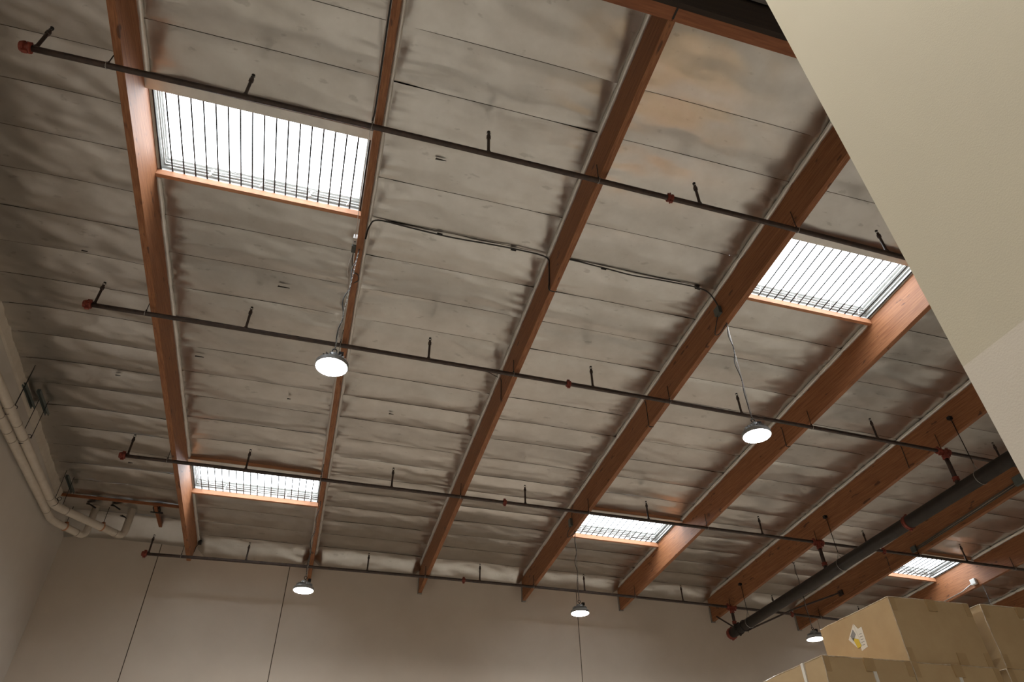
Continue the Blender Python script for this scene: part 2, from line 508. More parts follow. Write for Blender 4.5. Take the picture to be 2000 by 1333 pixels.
# ------------------------------------------------------------------ purlins
PL = {1: 'red-brown wood purlin nearest the left wall, beside the big upper-left skylight',
      2: 'second wood purlin from the left wall, edge-on with a lamp box near the upper-left skylight',
      3: 'third wood purlin from the left wall, meeting the crosswise girder at the top',
      4: 'fourth wood purlin from the left wall, carrying a grey junction box and looped cord',
      5: 'fifth wood purlin from the left wall, brightly lit beside the right-hand skylight',
      6: 'sixth wood purlin from the left wall, with hanger rods of the thick main pipe',
      7: 'seventh wood purlin from the left wall, with conduits along its face behind the main pipe',
      8: 'eighth wood purlin from the left wall, lit face with small white box above the cartons',
      9: 'ninth wood purlin from the left wall, dark corner just above the right-hand cartons',
      10: 'tenth wood purlin from the left wall, farthest to the right'}
PUR = {}
def ybot(i, y): return zb(px(i), y) + ENDZ[i] * max(0, 1 + y / 12.0)
for i in range(1, NP + 1):
    x = px(i); top = 0.29
    root = empty('roof_purlin', (x, -6.5, zb(x, -6.5)))
    tag(root, PL[i], 'beam', 'wood purlins under the roof')
    m = MB()
    a, b = GY, -0.012
    if i == 1:
        m.hexa([(x - W / 2, a, ybot(1, a)), (x + W / 2, a, ybot(1, a)), (x + W / 2, -.44, ybot(1, -.44)), (x - W / 2, -.44, ybot(1, -.44)),
                (x - W / 2, a, zb(x, a) + .97), (x + W / 2, a, zb(x, a) + .97), (x + W / 2, b, zb(x, b) + .93), (x - W / 2, b, zb(x, b) + .93)])
    else:
        m.hexa([(x - W / 2, a, ybot(i, a)), (x + W / 2, a, ybot(i, a)), (x + W / 2, b, ybot(i, b)), (x - W / 2, b, ybot(i, b)),
                (x - W / 2, a, zb(x, a) + D + top), (x + W / 2, a, zb(x, a) + D + top), (x + W / 2, b, zb(x, b) + D + top), (x - W / 2, b, zb(x, b) + D + top)])
    m.build('timber', 'wood', root, bevel=0.004)
    if i > 2:
        pm = MB()
        zz = ybot(i, 0)
        pm.quad_box(x - W / 2 - .012, x - W / 2 + .0, -.06, -.002, zz - .012, zz + .34)
        pm.quad_box(x - W / 2 - .012, x + W / 2 + .006, -.06, -.002, zz - .02, zz - .003)
        pm.build('hanger_plate', 'zinc', root)
    PUR[i] = root

# girder across the top with an added near-black board standing in for shade
gz = lambda x: zb(x, GY) - 0.0
g = empty('roof_girder', (10, GY - .065, gz(10)))
tag(g, 'reddish glulam girder crossing the purlins at the top right corner', 'beam')
m = MB()
xs = [-2.5, 4.87]
def gseg(xa, xb):
    m = MB()
    m.hexa([(xa, GY - .13, gz(xa)), (xb, GY - .13, gz(xb)), (xb, GY, gz(xb)), (xa, GY, gz(xa)),
            (xa, GY - .13, gz(xa) + .75), (xb, GY - .13, gz(xb) + .75), (xb, GY, gz(xb) + .75), (xa, GY, gz(xa) + .75)])
    return m
gseg(-2.28, 4.874).build('timber', 'girder', g, bevel=.003)
gseg(4.880, XR).build('timber', 'girder', g, bevel=.003)
m = MB(); m.quad_box(4.868, 4.886, GY - .134, GY - .02, gz(4.87) - .006, gz(4.87) + .3)
m.build('splice_plate', 'black', g)
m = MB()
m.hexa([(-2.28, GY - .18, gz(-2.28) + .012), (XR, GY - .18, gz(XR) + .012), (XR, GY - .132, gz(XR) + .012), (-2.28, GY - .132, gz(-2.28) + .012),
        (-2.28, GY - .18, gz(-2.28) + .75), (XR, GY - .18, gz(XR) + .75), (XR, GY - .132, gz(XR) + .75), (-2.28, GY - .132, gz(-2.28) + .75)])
m.build('shade_board', 'girder_shade', g)

# ------------------------------------------------------------------ skylights
SL = {(1, 0): 'largest barred skylight at upper left, between the first two purlins',
      (1, 1): 'barred skylight low on the left near the back wall, between the first two purlins',
      (4, 0): 'barred skylight at upper right, cut off by the cream partition',
      (4, 1): 'barred skylight in the lower middle, above the hanging lamp at the back wall',
      (7, 0): 'barred skylight hidden behind the cream partition at the right',
      (7, 1): 'small far barred skylight above the cardboard cartons at lower right'}
for q, w_ in ((1, 'left'),):
    SL[(q, 2)] = 'barred added skylight behind the camera, far row, %s bay, outside the picture' % w_
    SL[(q, 3)] = 'barred added skylight behind the camera, near row, %s bay, outside the picture' % w_
def skylight(bay, n):
    k0, k1 = (SKY[bay] if n < 2 else ADDED_SKY[bay])[n % 2]
    xa, xb = px(bay) + W / 2, px(bay + 1) - W / 2
    ya, yb = Y0 + k0 * SEAM, Y0 + k1 * SEAM
    zc = zb((xa + xb) / 2, (ya + yb) / 2) + D
    root = empty('skylight', ((xa + xb) / 2, (ya + yb) / 2, zc))
    tag(root, SL[(bay, n)], 'skylight', 'barred skylights in the roof')
    H = 0.085
    def hx(x0, x1, y0, y1, h0, h1):
        return MB().hexa([(x0, y0, zb(x0, y0) + D + h0), (x1, y0, zb(x1, y0) + D + h0), (x1, y1, zb(x1, y1) + D + h0), (x0, y1, zb(x0, y1) + D + h0),
                          (x0, y0, zb(x0, y0) + D + h1), (x1, y0, zb(x1, y0) + D + h1), (x1, y1, zb(x1, y1) + D + h1), (x0, y1, zb(x0, y1) + D + h1)])
    hx(xa, xb, ya, ya + .085, 0.0, H).build('header', 'header', root, bevel=.003)
    hx(xa, xb, yb - .05, yb, 0.0, H).build('header', 'header', root, bevel=.003)
    # foil wrap under the near header
    hx(xa, xb, ya - .03, ya + .09, -0.012, -0.001).build('header_wrap', 'strip', root)
    # white frame: four upright sides with ribs
    F0, F1 = H, 0.30
    i0, i1, j0, j1 = xa + .012, xb - .012, ya + .07, yb - .012
    fr = empty('tmp', (0, 0, 0)); bpy.data.objects.remove(fr)
    frame = hx(i0, i1, j1, j1 + .012, F0, F1)
    for q in (hx(i0, i1, j0 - .012, j0, F0, F1), hx(i0 - .011, i0, j0, j1, F0, F1), hx(i1, i1 + .011, j0, j1, F0, F1)):
        nn = len(frame.v); frame.v += q.v; frame.f += [tuple(nn + t for t in f) for f in q.f]
    fo = frame.build('frame', 'white', root)
    for hh, dd in ((.10, .020), (.165, .030), (.20, .040), (.235, .050), (.28, .06)):
        rb = hx(i0 + .002, i1 - .002, j1 - dd, j1 - .001, hh, hh + .012)
        for q in (hx(i0 + .001, i0 + dd, j0, j1 - .001, hh, hh + .012), hx(i1 - dd, i1 - .001, j0, j1 - .001, hh, hh + .012)):
            nn = len(rb.v); rb.v += q.v; rb.f += [tuple(nn + t for t in f) for f in q.f]
        rb.build('rib', 'zinc' if hh == .165 else 'white', fo)
    # little white clips
    for t in (.24, .49, .73, .93):
        x = i0 + (i1 - i0) * t
        c = MB(); z = zb(x, j1) + D
        c.bar((x - .02, j1 - .055, z + .14), (x + .02, j1 - .075, z + .235), .018, .01)
        c.bar((x - .03, j1 - .055, z + .115), (x + .015, j1 - .06, z + .145), .02, .01)
        c.build('clip', 'white', fo)
    # glazing: a shallow arched sheet
    g = MB(); n1, n2 = 12, 8
    for q in (0, .012):
        for b in range(n2 + 1):
            for a in range(n1 + 1):
                x = i0 + (i1 - i0) * a / n1; y = j0 + (j1 - j0) * b / n2
                g.v.append((x, y, zb(x, y) + D + F1 + q + .18 * math.sin(math.pi * a / n1) ** .6 * math.sin(math.pi * b / n2) ** .6))
    w = n1 + 1; off = w * (n2 + 1)
    for b in range(n2):
        for a in range(n1):
            s = b * w + a
            g.f.append((s, s + w, s + w + 1, s + 1)); g.f.append((off + s, off + s + 1, off + s + w + 1, off + s + w))
    rim = [a for a in range(n1 + 1)] + [b * w + n1 for b in range(1, n2 + 1)] + [n2 * w + a for a in range(n1 - 1, -1, -1)] + [b * w for b in range(n2 - 1, 0, -1)]
    for a, b in zip(rim, rim[1:] + rim[:1]): g.f.append((a, b, off + b, off + a))
    g.build('glazing', 'glaze', root, smooth=True)
    # burglar bars
    N = 19
    for q in range(N):
        x = xa + .035 + (xb - xa - .07) * q / (N - 1)
        y0_, y1_ = ya + .05, yb - .02
        MB().tube([(x, y0_, zb(x, y0_) + D + H + .009), (x, y1_, zb(x, y1_) + D + H + .009)], .0095, n=6).build('security_bar', 'black', root, smooth=True)
    # loose wires along the far side
    for q in range(2):
        pts = []
        for a in range(13):
            t = a / 12; x = i0 + .03 + (i1 - i0 - .06) * t
            pts.append((x, j1 - .10 - .03 * q, zb(x, j1) + D + .20 + .03 * q * (1 - t) - .07 * math.sin(math.pi * (t * .9)) * (1 - .3 * q) + .02 * math.sin(9 * t)))
        MB().tube(pts, .0035, n=5).build('wire', 'wcord', root, smooth=True)
    return root
for bay in SKY:
    for n in range(2 + len(ADDED_SKY.get(bay, ()))): skylight(bay, n)

# ------------------------------------------------------------------ sprinkler branch lines
PY = (-11.333, -7.953, -4.473, -0.980)
PC = ((-0.00302, 0.00309, 0.53853), (-0.00138, -0.00429, 0.35488), (-0.00041, -0.00703, 0.1284), (-0.00135, 0.0108, -0.10903))
PX1 = (12.6, 20.5, 20.5, 20.5)
def zpipe(j, x): return PC[j][0] * x * x + PC[j][1] * x + PC[j][2] + ZO
PR = 0.030
COUP = ((5.66,), (5.65,), (5.64, 13.7), (5.67, 13.78))
def coupling(c, axis, r, parent, name='coupling', mname='red'):
    m = MB(); c = Vector(c); ax = Vector(axis).normalized()
    m.lathe(c - ax * .034, ax, [(0, r + .004), (.004, r + .016), (.018, r + .018), (.022, r + .011), (.046, r + .011), (.050, r + .018), (.064, r + .016), (.068, r + .004)], n=16)
    s = ax.orthogonal().normalized() if abs(ax.z) > .5 else Vector((0, 0, 1))
    for sg in (-1, 1):
        e = c + s * sg * (r + .022)
        m.bar(e - ax * .02, e + ax * .02, .026, .034, up=s)
        f = s.cross(ax)
        m.tube([e - f * .03, e + f * .03], .008, n=6)
    return m.build(name, mname, parent, smooth=False)
def end_cap(c, axis, r, parent):
    m = MB(); c = Vector(c); ax = Vector(axis).normalized()
    m.lathe(c, ax, [(-.012, r * .6), (-.008, r + .014), (.02, r + .024), (.034, r + .026), (.040, r + .012), (.062, r + .012), (.068, r + .024), (.085, r + .020), (.09, r + .003)], n=16)
    s = Vector((0, 0, 1))
    for sg in (-1, 1):
        e = c + ax * .05 + s * sg * (r + .026)
        m.bar(e - ax * .025, e + ax * .025, .03, .034, up=s)
    return m.build('end_cap', 'red', parent)
BL = ('sprinkler branch pipe nearest the camera, crossing below the big upper-left skylight',
      'sprinkler branch pipe second nearest the camera, crossing behind the two front lamps',
      'sprinkler branch pipe third from the camera, crossing the two middle-distance skylights',
      'sprinkler branch pipe farthest from the camera, running close to the back wall')
for j in range(4):
    y = PY[j]
    root = empty('sprinkler_branch_pipe', (-0.75, y, zpipe(j, -.75)))
    tag(root, BL[j], 'sprinkler pipe', 'sprinkler branch pipes')
    x1 = PX1[j]
    pts = [(-0.74 + (x1 + .74) * i / 40, y, zpipe(j, -0.74 + (x1 + .74) * i / 40)) for i in range(41)]
    MB().tube(pts, PR, n=12).build('pipe', 'pipe', root, smooth=True)
    end_cap((-0.78, y, zpipe(j, -.78)), (1, 0, 0), PR, root)
    for x in COUP[j]:
        coupling((x, y, zpipe(j, x)), (1, 0, 0), PR, root)
    xs = [-0.67] + [px(i) - B / 2 - .065 for i in range(2, 10)]
    for x in xs:
        if x > x1 - .3: continue
        z = zpipe(j, x)
        m = MB()
        m.lathe((x, y, z + PR * .6), (0, 0, 1), [(0, .026), (.025, .024), (.03, .0165), (.255, .0165), (.26, .024), (.30, .024), (.305, .0165), (.325, .0165)], n=10)
        sp = m.build('sprinkler_riser', 'pipe', root, smooth=False)
        h = MB(); z0 = z + PR * .6 + .322
        h.lathe((x, y, z0), (0, 0, 1), [(0, .012), (.012, .015), (.016, .009)], n=8)
        for sg in (-1, 1):
            h.tube([(x + sg * .010, y, z0 + .008), (x + sg * .020, y, z0 + .028), (x + sg * .004, y, z0 + .052)], .0035, n=5)
        h.lathe((x, y, z0 + .048), (0, 0, 1), [(0, .004), (.003, .017), (.007, .019), (.009, .006)], n=10)
        h.build('sprinkler_head', 'black', sp)
    for i in range(1, 9):
        x = px(i) - (W / 2 + .016 if i > 1 else W / 2 + .03)
        if j == 0 and i > 5: continue
        if x > x1 - .2: continue
        z = zpipe(j, x); zt = ybot(i, y) + .20
        m = MB()
        m.tube(arc(x, y, z, PR + .004, 'yz', 0, 2 * math.pi, 14)[:-1], .0038, n=5, closed=True)
        m.tube([(x - .008, y, z - PR), (x - .008, y, z + PR)], .004, n=4)
        ring = m.build('hanger_ring', 'zinc', root)
        MB().tube([(x, y, z + PR), (x, y, z + PR + .05), (x + .004, y, max(zt, z + .20))], .0052, n=6).lathe((x, y, z + PR + .006), (0, 0, 1), [(0, .011), (.02, .011), (.03, .006)], n=6).build('hanger_rod', 'black', root)

# ------------------------------------------------------------------ cross main
MX, MR = 12.15, 0.108
def zmain(y): return -0.735 - 0.019 * y + ZO
root = empty('sprinkler_main_pipe', (MX, -0.78, zmain(-.78)))
tag(root, 'thick dark sprinkler main running lengthwise below the branch pipes at right', 'sprinkler pipe')
MB().tube([(MX, -0.80, zmain(-.8)), (MX, -12.0, zmain(-12))], MR, n=20).build('pipe', 'main', root, smooth=True)
end_cap((MX, -0.74, zmain(-.74)), (0, -1, 0), MR, root)
coupling((MX, -6.75, zmain(-6.75)), (0, 1, 0), MR, root)
coupling((MX, -1.12, zmain(-1.12)), (0, 1, 0), MR, root, 'grooved_collar', 'main')
for j in (1, 2, 3):
    y = PY[j]; zt = zpipe(j, MX); z0 = zmain(y) + MR * .8
    rs = MB().tube([(MX, y, z0), (MX, y, zt - .02)], .036, n=12).build('riser', 'pipe', root, smooth=True)
    coupling((MX, y, z0 + .10), (0, 0, 1), .036, rs, 'riser_collar')
    m = MB()
    m.tube([(MX - .10, y, zt), (MX + .10, y, zt)], PR + .012, n=12)
    m.tube([(MX, y, zt), (MX, y, zt - .10)], .046, n=12)
    m.build('tee', 'red', rs)
    for dx in (-.09, .09): coupling((MX + dx, y, zt), (1, 0, 0), PR + .006, rs, 'tee_collar')
    coupling((MX, y, zt - .10), (0, 0, 1), .038, rs, 'tee_collar')
for y in (-8.35, -4.92, -1.58):
    z = zmain(y)
    h = MB().tube(arc(MX, y, z, MR + .008, 'xz', math.radians(62), math.radians(478 - 0), 24), .0055, n=6)
    zt = z + .30
    h.tube([(MX + (MR + .008) * math.cos(math.radians(62)), y, z + (MR + .008) * math.sin(math.radians(62))), (MX, y, zt - .06), (MX, y, zt)], .0055, n=6)
    h.tube([(MX + (MR + .008) * math.cos(math.radians(118)), y, z + (MR + .008) * math.sin(math.radians(118))), (MX, y, zt - .06)], .0055, n=6)
    h.build('hanger_ring', 'zinc', root)
    zc = zb(MX, y) + .22
    r_ = MB().tube([(MX, y, zt - .06), (MX - .012, y, zc - .05), (MX - .045 - .004, y, zc)], .007, n=6)
    r_.quad_box(MX - .062, MX + .0, y - .03, y + .03, zc - .02, zc + .03)
    r_.build('hanger_rod', 'black', root)
# sway braces near the capped end
MB().tube([(MX + .02, -1.35, zmain(-1.35) - .11), (13.35, -1.62, zb(13.4, -1.6) - .25), (14.585, -1.9, zb(14.6, -1.9) + .16)], .019, n=8).quad_box(14.55, 14.6, -1.98, -1.84, zb(14.6, -1.9) + .09, zb(14.6, -1.9) + .20).build('sway_brace', 'pipe', root)
MB().tube([(MX - .03, -.95, zmain(-.95) + .10), (12.14, -.30, zb(12.14, -.3) - .05)], .019, n=8).build('sway_brace', 'pipe', root)
m = MB()
m.tube(arc(MX, -1.36, zmain(-1.36), MR + .012, 'xz', 0, 2 * math.pi, 20)[:-1], .008, n=5, closed=True)
m.bar((MX + .02, -1.42, zmain(-1.4) - .13), (MX + .12, -1.42, zmain(-1.4) - .07), .05, .02)
m.tube([(MX + .03, -1.40, zmain(-1.4) - .16), (MX + .03, -1.40, zmain(-1.4) - .09)], .007, n=5)
m.build('brace_clamp', 'black', root)

# ------------------------------------------------------------------ high-bay lamps
def lamp(x, y, zl, ytop, ztop, label, xtop=None):
    root = empty('high_bay_lamp', (x, y, zl))
    tag(root, label, 'lamp', 'round hanging high-bay lamps')
    b = MB()
    b.lathe((x, y, zl), (0, 0, 1), [(.014, .10), (.014, .1595), (-.010, .1595), (-.010, .168), (.034, .168), (.045, .140), (.058, .135), (.060, .075), (.115, .072), (.125, .060), (.150, .055), (.155, .02)], n=28)
    b.build('housing', 'lampbody', root)
    f = MB()
    for k in range(20):
        a = 2 * math.pi * k / 20
        c, s = math.cos(a), math.sin(a)
        f.bar((x + c * .070, y + s * .070, zl + .082), (x + c * .130, y + s * .130, zl + .072), .005, .05)
    fo = f.build('cooling_fins', 'lampbody', root)
    fo['kind'] = 'stuff'
    d = MB()
    d.lathe((x, y, zl - .012), (0, 0, 1), [(0, .125), (.004, .150), (.012, .158), (.026, .158)], n=28)
    d.build('lens', 'lens', root, smooth=False)
    h = MB()
    h.tube([(x, y, zl + .15), (x, y, zl + .185)], .010, n=6)
    h.tube(arc(x, y, zl + .205, .024, 'xz', -1.2, 4.2, 12), .006, n=5)
    h.quad_box(x + .045, x + .095, y - .025, y + .025, zl + .14, zl + .19)
    h.build('hook', 'black', root)
    # chain and cord up to the purlin
    xp = px(round(x / B) + 1)
    top = Vector((xp if xtop is None else xtop, ytop, ztop))
    if xtop is not None:
        MB().bar((xp, ytop, ztop + .045), (xtop + .02, ytop, ztop + .045), .03, .012).tube([(xtop, ytop, ztop + .045), (xtop, ytop, ztop - .02)], .006, n=6).build('bracket', 'black', root)
    bot = Vector((x, y, zl + .225))
    n = 46
    ch = MB()
    L = (top - bot).length; nl = int(L / .034)
    for k in range(nl):
        a = bot.lerp(top, k / nl); c = bot.lerp(top, (k + 1.25) / nl)
        off = Vector((.006, 0, 0)) if k % 2 else Vector((0, .006, 0))
        ch.tube([a - off, a + off, c + off, c - off], .0026, n=4, closed=True)
    co = ch.build('chain', 'zinc', root); co['kind'] = 'stuff'
    pts = []
    for k in range(n + 1):
        t = k / n; q = bot.lerp(top, t)
        pts.append(q + Vector((.022 * math.sin(t * 19 + x) * math.sin(math.pi * t) - .018 * math.sin(math.pi * t), .01 * math.sin(t * 23), 0)))
    MB().tube(pts, .0058, n=6).build('cord', 'cord', root, smooth=True)
    return root
lamp(2.379, -9.62, -1.25 + ZO, -9.62, zb(2.44, -9.6) - .005, 'bright round lamp hanging left of centre from the second purlin')
lamp(7.30, -9.62, -1.32 + ZO, -9.62, zb(7.31, -9.6) - .005, 'bright round lamp at right of centre on a long slanting cord')
lamp(2.41, -3.55, -1.455 + ZO, -3.55, zb(2.44, -3.5) - .005, 'round lamp against the back wall at left, near a wall joint')
lamp(7.30, -3.55, -1.47 + ZO, -3.57, zb(7.31, -3.5) - .005, 'round lamp against the middle of the back wall')
lamp(12.40, -3.29, -1.52 + ZO, -3.36, zb(12.33, -3.4) - .06, 'round lamp just left of the labelled carton', xtop=12.33)
lamp(12.40, -9.62, -1.35 + ZO, -9.62, zb(12.33, -9.6) - .06, 'round lamp over the right aisle, hidden past the cream partition', xtop=12.33)
lamp(17.07, -9.62, -1.40 + ZO, -9.62, zb(17.07, -9.6) - .005, 'round lamp far right, hidden behind the cream partition')
lamp(17.07, -3.52, -1.65 + ZO, -3.52, zb(17.07, -3.5) - .005, 'lamp cord dropping behind the cartons from the eighth purlin')

for q, (x, w_) in enumerate(((2.44, 'left'), (7.31, 'middle'))):  # unseen lamps, added to brighten the partition and the carton fronts
    for y, v_ in ((-15.7, 'nearer'), (-21.0, 'farther')):
        if w_ == 'middle' and v_ == 'nearer': continue
        lamp(x, y, -1.1 + ZO, y, zb(x, y) + D - .005, 'added round lamp behind the camera, %s row, %s bay, outside the picture' % (v_, w_))

# ------------------------------------------------------------------ junction boxes and loose cables on the purlins
def jbox(name, label, x, y, z, w, l, h, m1, extra=None):
    r = empty(name, (x, y, z)); tag(r, label, 'electrical box')
    MB().quad_box(x - w, x, y - l / 2, y + l / 2, z, z + h).build('body', m1, r, bevel=.004)
    MB().quad_box(x - w - .004, x - w + .001, y - l / 2 - .003, y + l / 2 + .003, z - .003, z + h + .003).build('cover', m1, r)
    return r
xl = lambda i: px(i) - W / 2 - .001
# second purlin: white sensor over a dark box, standing out of the left face
x2 = xl(2)
r = empty('outlet_box', (x2 - .03, -9.60, zb(2.4, -9.6) + .22))
tag(r, 'small white outlet above a dark green box on the second purlin', 'electrical box')
zz = zb(2.4, -9.55)
MB().quad_box(x2 - .052, x2, -9.63, -9.52, zz + .17, zz + .24).build('white_outlet', 'white', r, bevel=.004)
MB().quad_box(x2 - .034, x2 - .018, -9.585, -9.565, zz + .166, zz + .172).build('socket_hole', 'black', r)
MB().quad_box(x2 - .055, x2, -9.515, -9.40, zz + .15, zz + .24).build('green_box', 'gbox', r, bevel=.004)
def cable(name, label, pts, r, m, cat='cable', n=6):
    o = MB().tube(smooth_path(pts, n), r, n=6).build(name, m, None, smooth=True)
    return tag(o, label, cat)
zq = zb(2.44, -9.3)
cable('looped_cord', 'dark looped cord below the dark green box on the second purlin', [(x2 - .03, -9.40, zz + .17), (x2 - .02, -9.33, zz + .06), (2.41, -9.27, zq - .02), (2.47, -9.22, zq - .02), (2.485, -9.14, zq - .03), (2.44, -9.07, zq - .02), (2.42, -9.04, zq - .012)], .006, 'cord')
cable('pale_cord', 'pale cord running down the left side of the second purlin', [(x2 - .028, -9.39, zz + .16), (x2 - .06, -9.2, zz + .08), (x2 - .03, -8.95, zz + .02), (x2 - .02, -8.6, zb(2.4, -8.6) + .03), (x2 - .015, -7.9, zb(2.4, -7.9) + .03)], .006, 'wcord')
cable('black_cable', 'black cable along the left side of the second purlin at the top edge', [(x2 - .012, -13.0, zb(2.4, -13) + .05), (x2 - .014, -12.2, zb(2.4, -12.2) + .06), (x2 - .012, -11.5, zb(2.4, -11.5) + .04), (x2 - .02, -11.36, zb(2.4, -11.3) - .03)], .009, 'cord')
cable('twin_wire', 'thin pair of wires beside the big skylight down to the white outlet', [(x2 - .03, -11.30, zb(2.4, -11.3) - .02), (x2 - .035, -10.6, zb(2.4, -10.6) + .05), (x2 - .03, -9.9, zb(2.4, -9.9) + .12), (x2 - .03, -9.63, zz + .20)], .0045, 'wcord')
# fourth purlin boxes
x4 = xl(4)
jbox('junction_box', 'grey-green junction box on the fourth purlin above the slanting lamp cord', x4, -9.60, zb(7.28, -9.6) + .15, .05, .11, .12, 'gbox')
cable('looped_cord', 'dark cord looping from the junction box under the fourth purlin', [(x4 - .03, -9.58, zb(7.28, -9.6) + .16), (x4 - .05, -9.50, zb(7.28, -9.5) + .02), (x4 - .03, -9.42, zb(7.28, -9.5) - .05), (x4 + .02, -9.46, zb(7.28, -9.5) - .05), (px(4), -9.60, zb(7.3, -9.6) - .01)], .006, 'cord')
jbox('junction_box', 'grey-green junction box on the fourth purlin beside the lower middle skylight', x4, -3.54, zb(7.28, -3.5) + .09, .05, .10, .15, 'gbox')
cable('looped_cord', 'dark cord looping below the junction box at the lower middle skylight', [(x4 - .03, -3.54, zb(7.28, -3.5) + .09), (x4 - .06, -3.42, zb(7.28, -3.5) + .0), (x4 - .03, -3.36, zb(7.28, -3.5) - .06), (x4 + .03, -3.48, zb(7.28, -3.5) - .04), (px(4), -3.56, zb(7.3, -3.5) - .01)], .006, 'cord')
cable('drop_wire', 'short vertical wire above the junction box at the lower middle skylight', [(x4 - .01, -3.56, zb(7.28, -3.5) + .24), (x4 - .012, -3.62, zb(7.28, -3.6) + .36), (x4 - .012, -3.70, zb(7.28, -3.6) + .46)], .005, 'cord')
# cable strung along a seam, dipping under the third purlin
def hc(x, y): return zb(x, y) + D + .055
ys = Y0 + 4 * SEAM
cable('seam_cable', 'dark cable strung along a foil seam between second and third purlins', [(2.49, ys + .05, zb(2.49, ys) + .20), (2.51, ys + .02, zb(2.5, ys) + .40), (2.60, ys, hc(2.6, ys) - .01), (3.0, ys + .02, hc(3, ys)), (3.5, ys + .03, hc(3.5, ys) - .01), (4.0, ys + .02, hc(4, ys)), (4.4, ys, hc(4.4, ys) - .012), (4.78, ys, hc(4.8, ys) - .04),
      (4.828, ys + .03, zb(4.84, ys) + .35), (4.826, ys + .06, zb(4.84, ys) + .1), (4.832, ys + .08, zb(4.84, ys) - .012), (4.93, ys + .09, zb(4.9, ys) - .014)], .010, 'cord')
cable('seam_cable', 'dark cable strung along a foil seam between third and fourth purlins', [(4.925, ys + .09, zb(4.9, ys) + .02), (4.93, ys + .05, zb(4.9, ys) + .36), (5.02, ys, hc(5, ys) - .01), (5.5, ys + .01, hc(5.5, ys)), (6.0, ys + .03, hc(6, ys) - .01), (6.4, ys + .02, hc(6.4, ys)), (6.9, ys, hc(6.9, ys) - .012), (7.12, ys + .01, hc(7.1, ys) - .05), (7.235, ys + .05, zb(7.2, ys) + .37), (x4 - .02, -9.62, zb(7.28, -9.6) + .27)], .010, 'cord')
for x, l in ((3.38, 1), (4.35, 2), (5.60, 3), (6.98, 4)):
    o = MB().tube([(x - .035, ys + .02, hc(x, ys) - .006), (x + .035, ys + .02, hc(x, ys) - .010)], .016, n=8).build('cable_clip', 'black')
    tag(o, {1: 'black clip on the left half of the cable between second and third purlins', 2: 'black clip on the cable just before the third purlin',
            3: 'black clip on the cable just past the third purlin', 4: 'black clip on the cable just before the grey-green junction box'}[l], 'cable clip')
ORD = {3: 'third', 4: 'fourth', 5: 'fifth', 6: 'sixth', 7: 'seventh'}
for i, y, zt in ((3, -7.23, .40), (4, -7.20, .46), (5, -7.26, .34), (6, -7.22, .44), (7, -3.6, .28)):
    xq = xl(i) - .006
    cable('wire_loop', 'J-shaped wire loop hooked under the %s purlin' % ORD[i], [(xq - .02, y - .015, zb(xq, y) + zt), (xq, y - .01, zb(xq, y) + zt - .06), (xq, y, zb(xq, y) + .12), (xq + .005, y + .01, zb(xq, y) - .012), (xq + .05, y + .02, zb(xq, y) - .016), (xq + .088, y + .02, zb(xq, y) - .006)], .0062, 'cord')
cable('sagging_cable', 'dark cable sagging between branch pipe and third purlin', [(4.0, -7.50, zpipe(1, 4) + .36), (4.4, -7.36, hc(4.4, -7.3) - .09), (4.78, -7.25, zb(4.8, -7.2) + .40)], .006, 'cord')
# conduits on the seventh purlin
x7 = xl(7)
r = empty('conduit_run', (x7, -5.8, zb(x7, -5.8) + .1)); tag(r, 'three parallel conduits with end boxes along the seventh purlin', 'conduit')
for q in range(3):
    MB().tube([(x7 - .014, -7.3, zb(x7, -7.3) + .07 + .026 * q), (x7 - .014, -4.45, zb(x7, -4.45) + .04 + .026 * q)], .0075, n=8).build('conduit', 'zinc' if q == 1 else 'gbox', r, smooth=True)
MB().quad_box(x7 - .06, x7, -7.32, -7.12, zb(x7, -7.2) + .03, zb(x7, -7.2) + .20).build('pull_box', 'gbox', r, bevel=.004)
MB().quad_box(x7 - .05, x7, -4.47, -4.35, zb(x7, -4.4) + .02, zb(x7, -4.4) + .14).build('pull_box', 'gbox', r, bevel=.004)
MB().tube([(x7 - .012, -4.36, zb(x7, -4.3) + .06), (x7 - .012, -.2, zb(x7, -.2) + .06)], .008, n=8).build('conduit', 'wood', r, smooth=True)
# eighth purlin: white box with conduit
x8 = xl(8)
r = empty('sensor_box', (x8 - .03, -3.40, zb(x8, -3.4) + .02)); tag(r, 'small white round-edged box on the lit purlin above the cartons', 'electrical box')
MB().quad_box(x8 - .075, x8, -3.47, -3.33, zb(x8, -3.4) + .0, zb(x8, -3.4) + .13).build('body', 'white', r, bevel=.02)
MB().tube([(x8 - .02, -3.34, zb(x8, -3.3) + .06), (x8 - .02, -3.0, zb(x8, -3.) + .0), (x8 - .02, -2.6, zb(x8, -2.6) + .0), (x8 - .02, -1.2, zb(x8, -1.2) + .0)], .010, n=8).build('conduit', 'zinc', r, smooth=True)

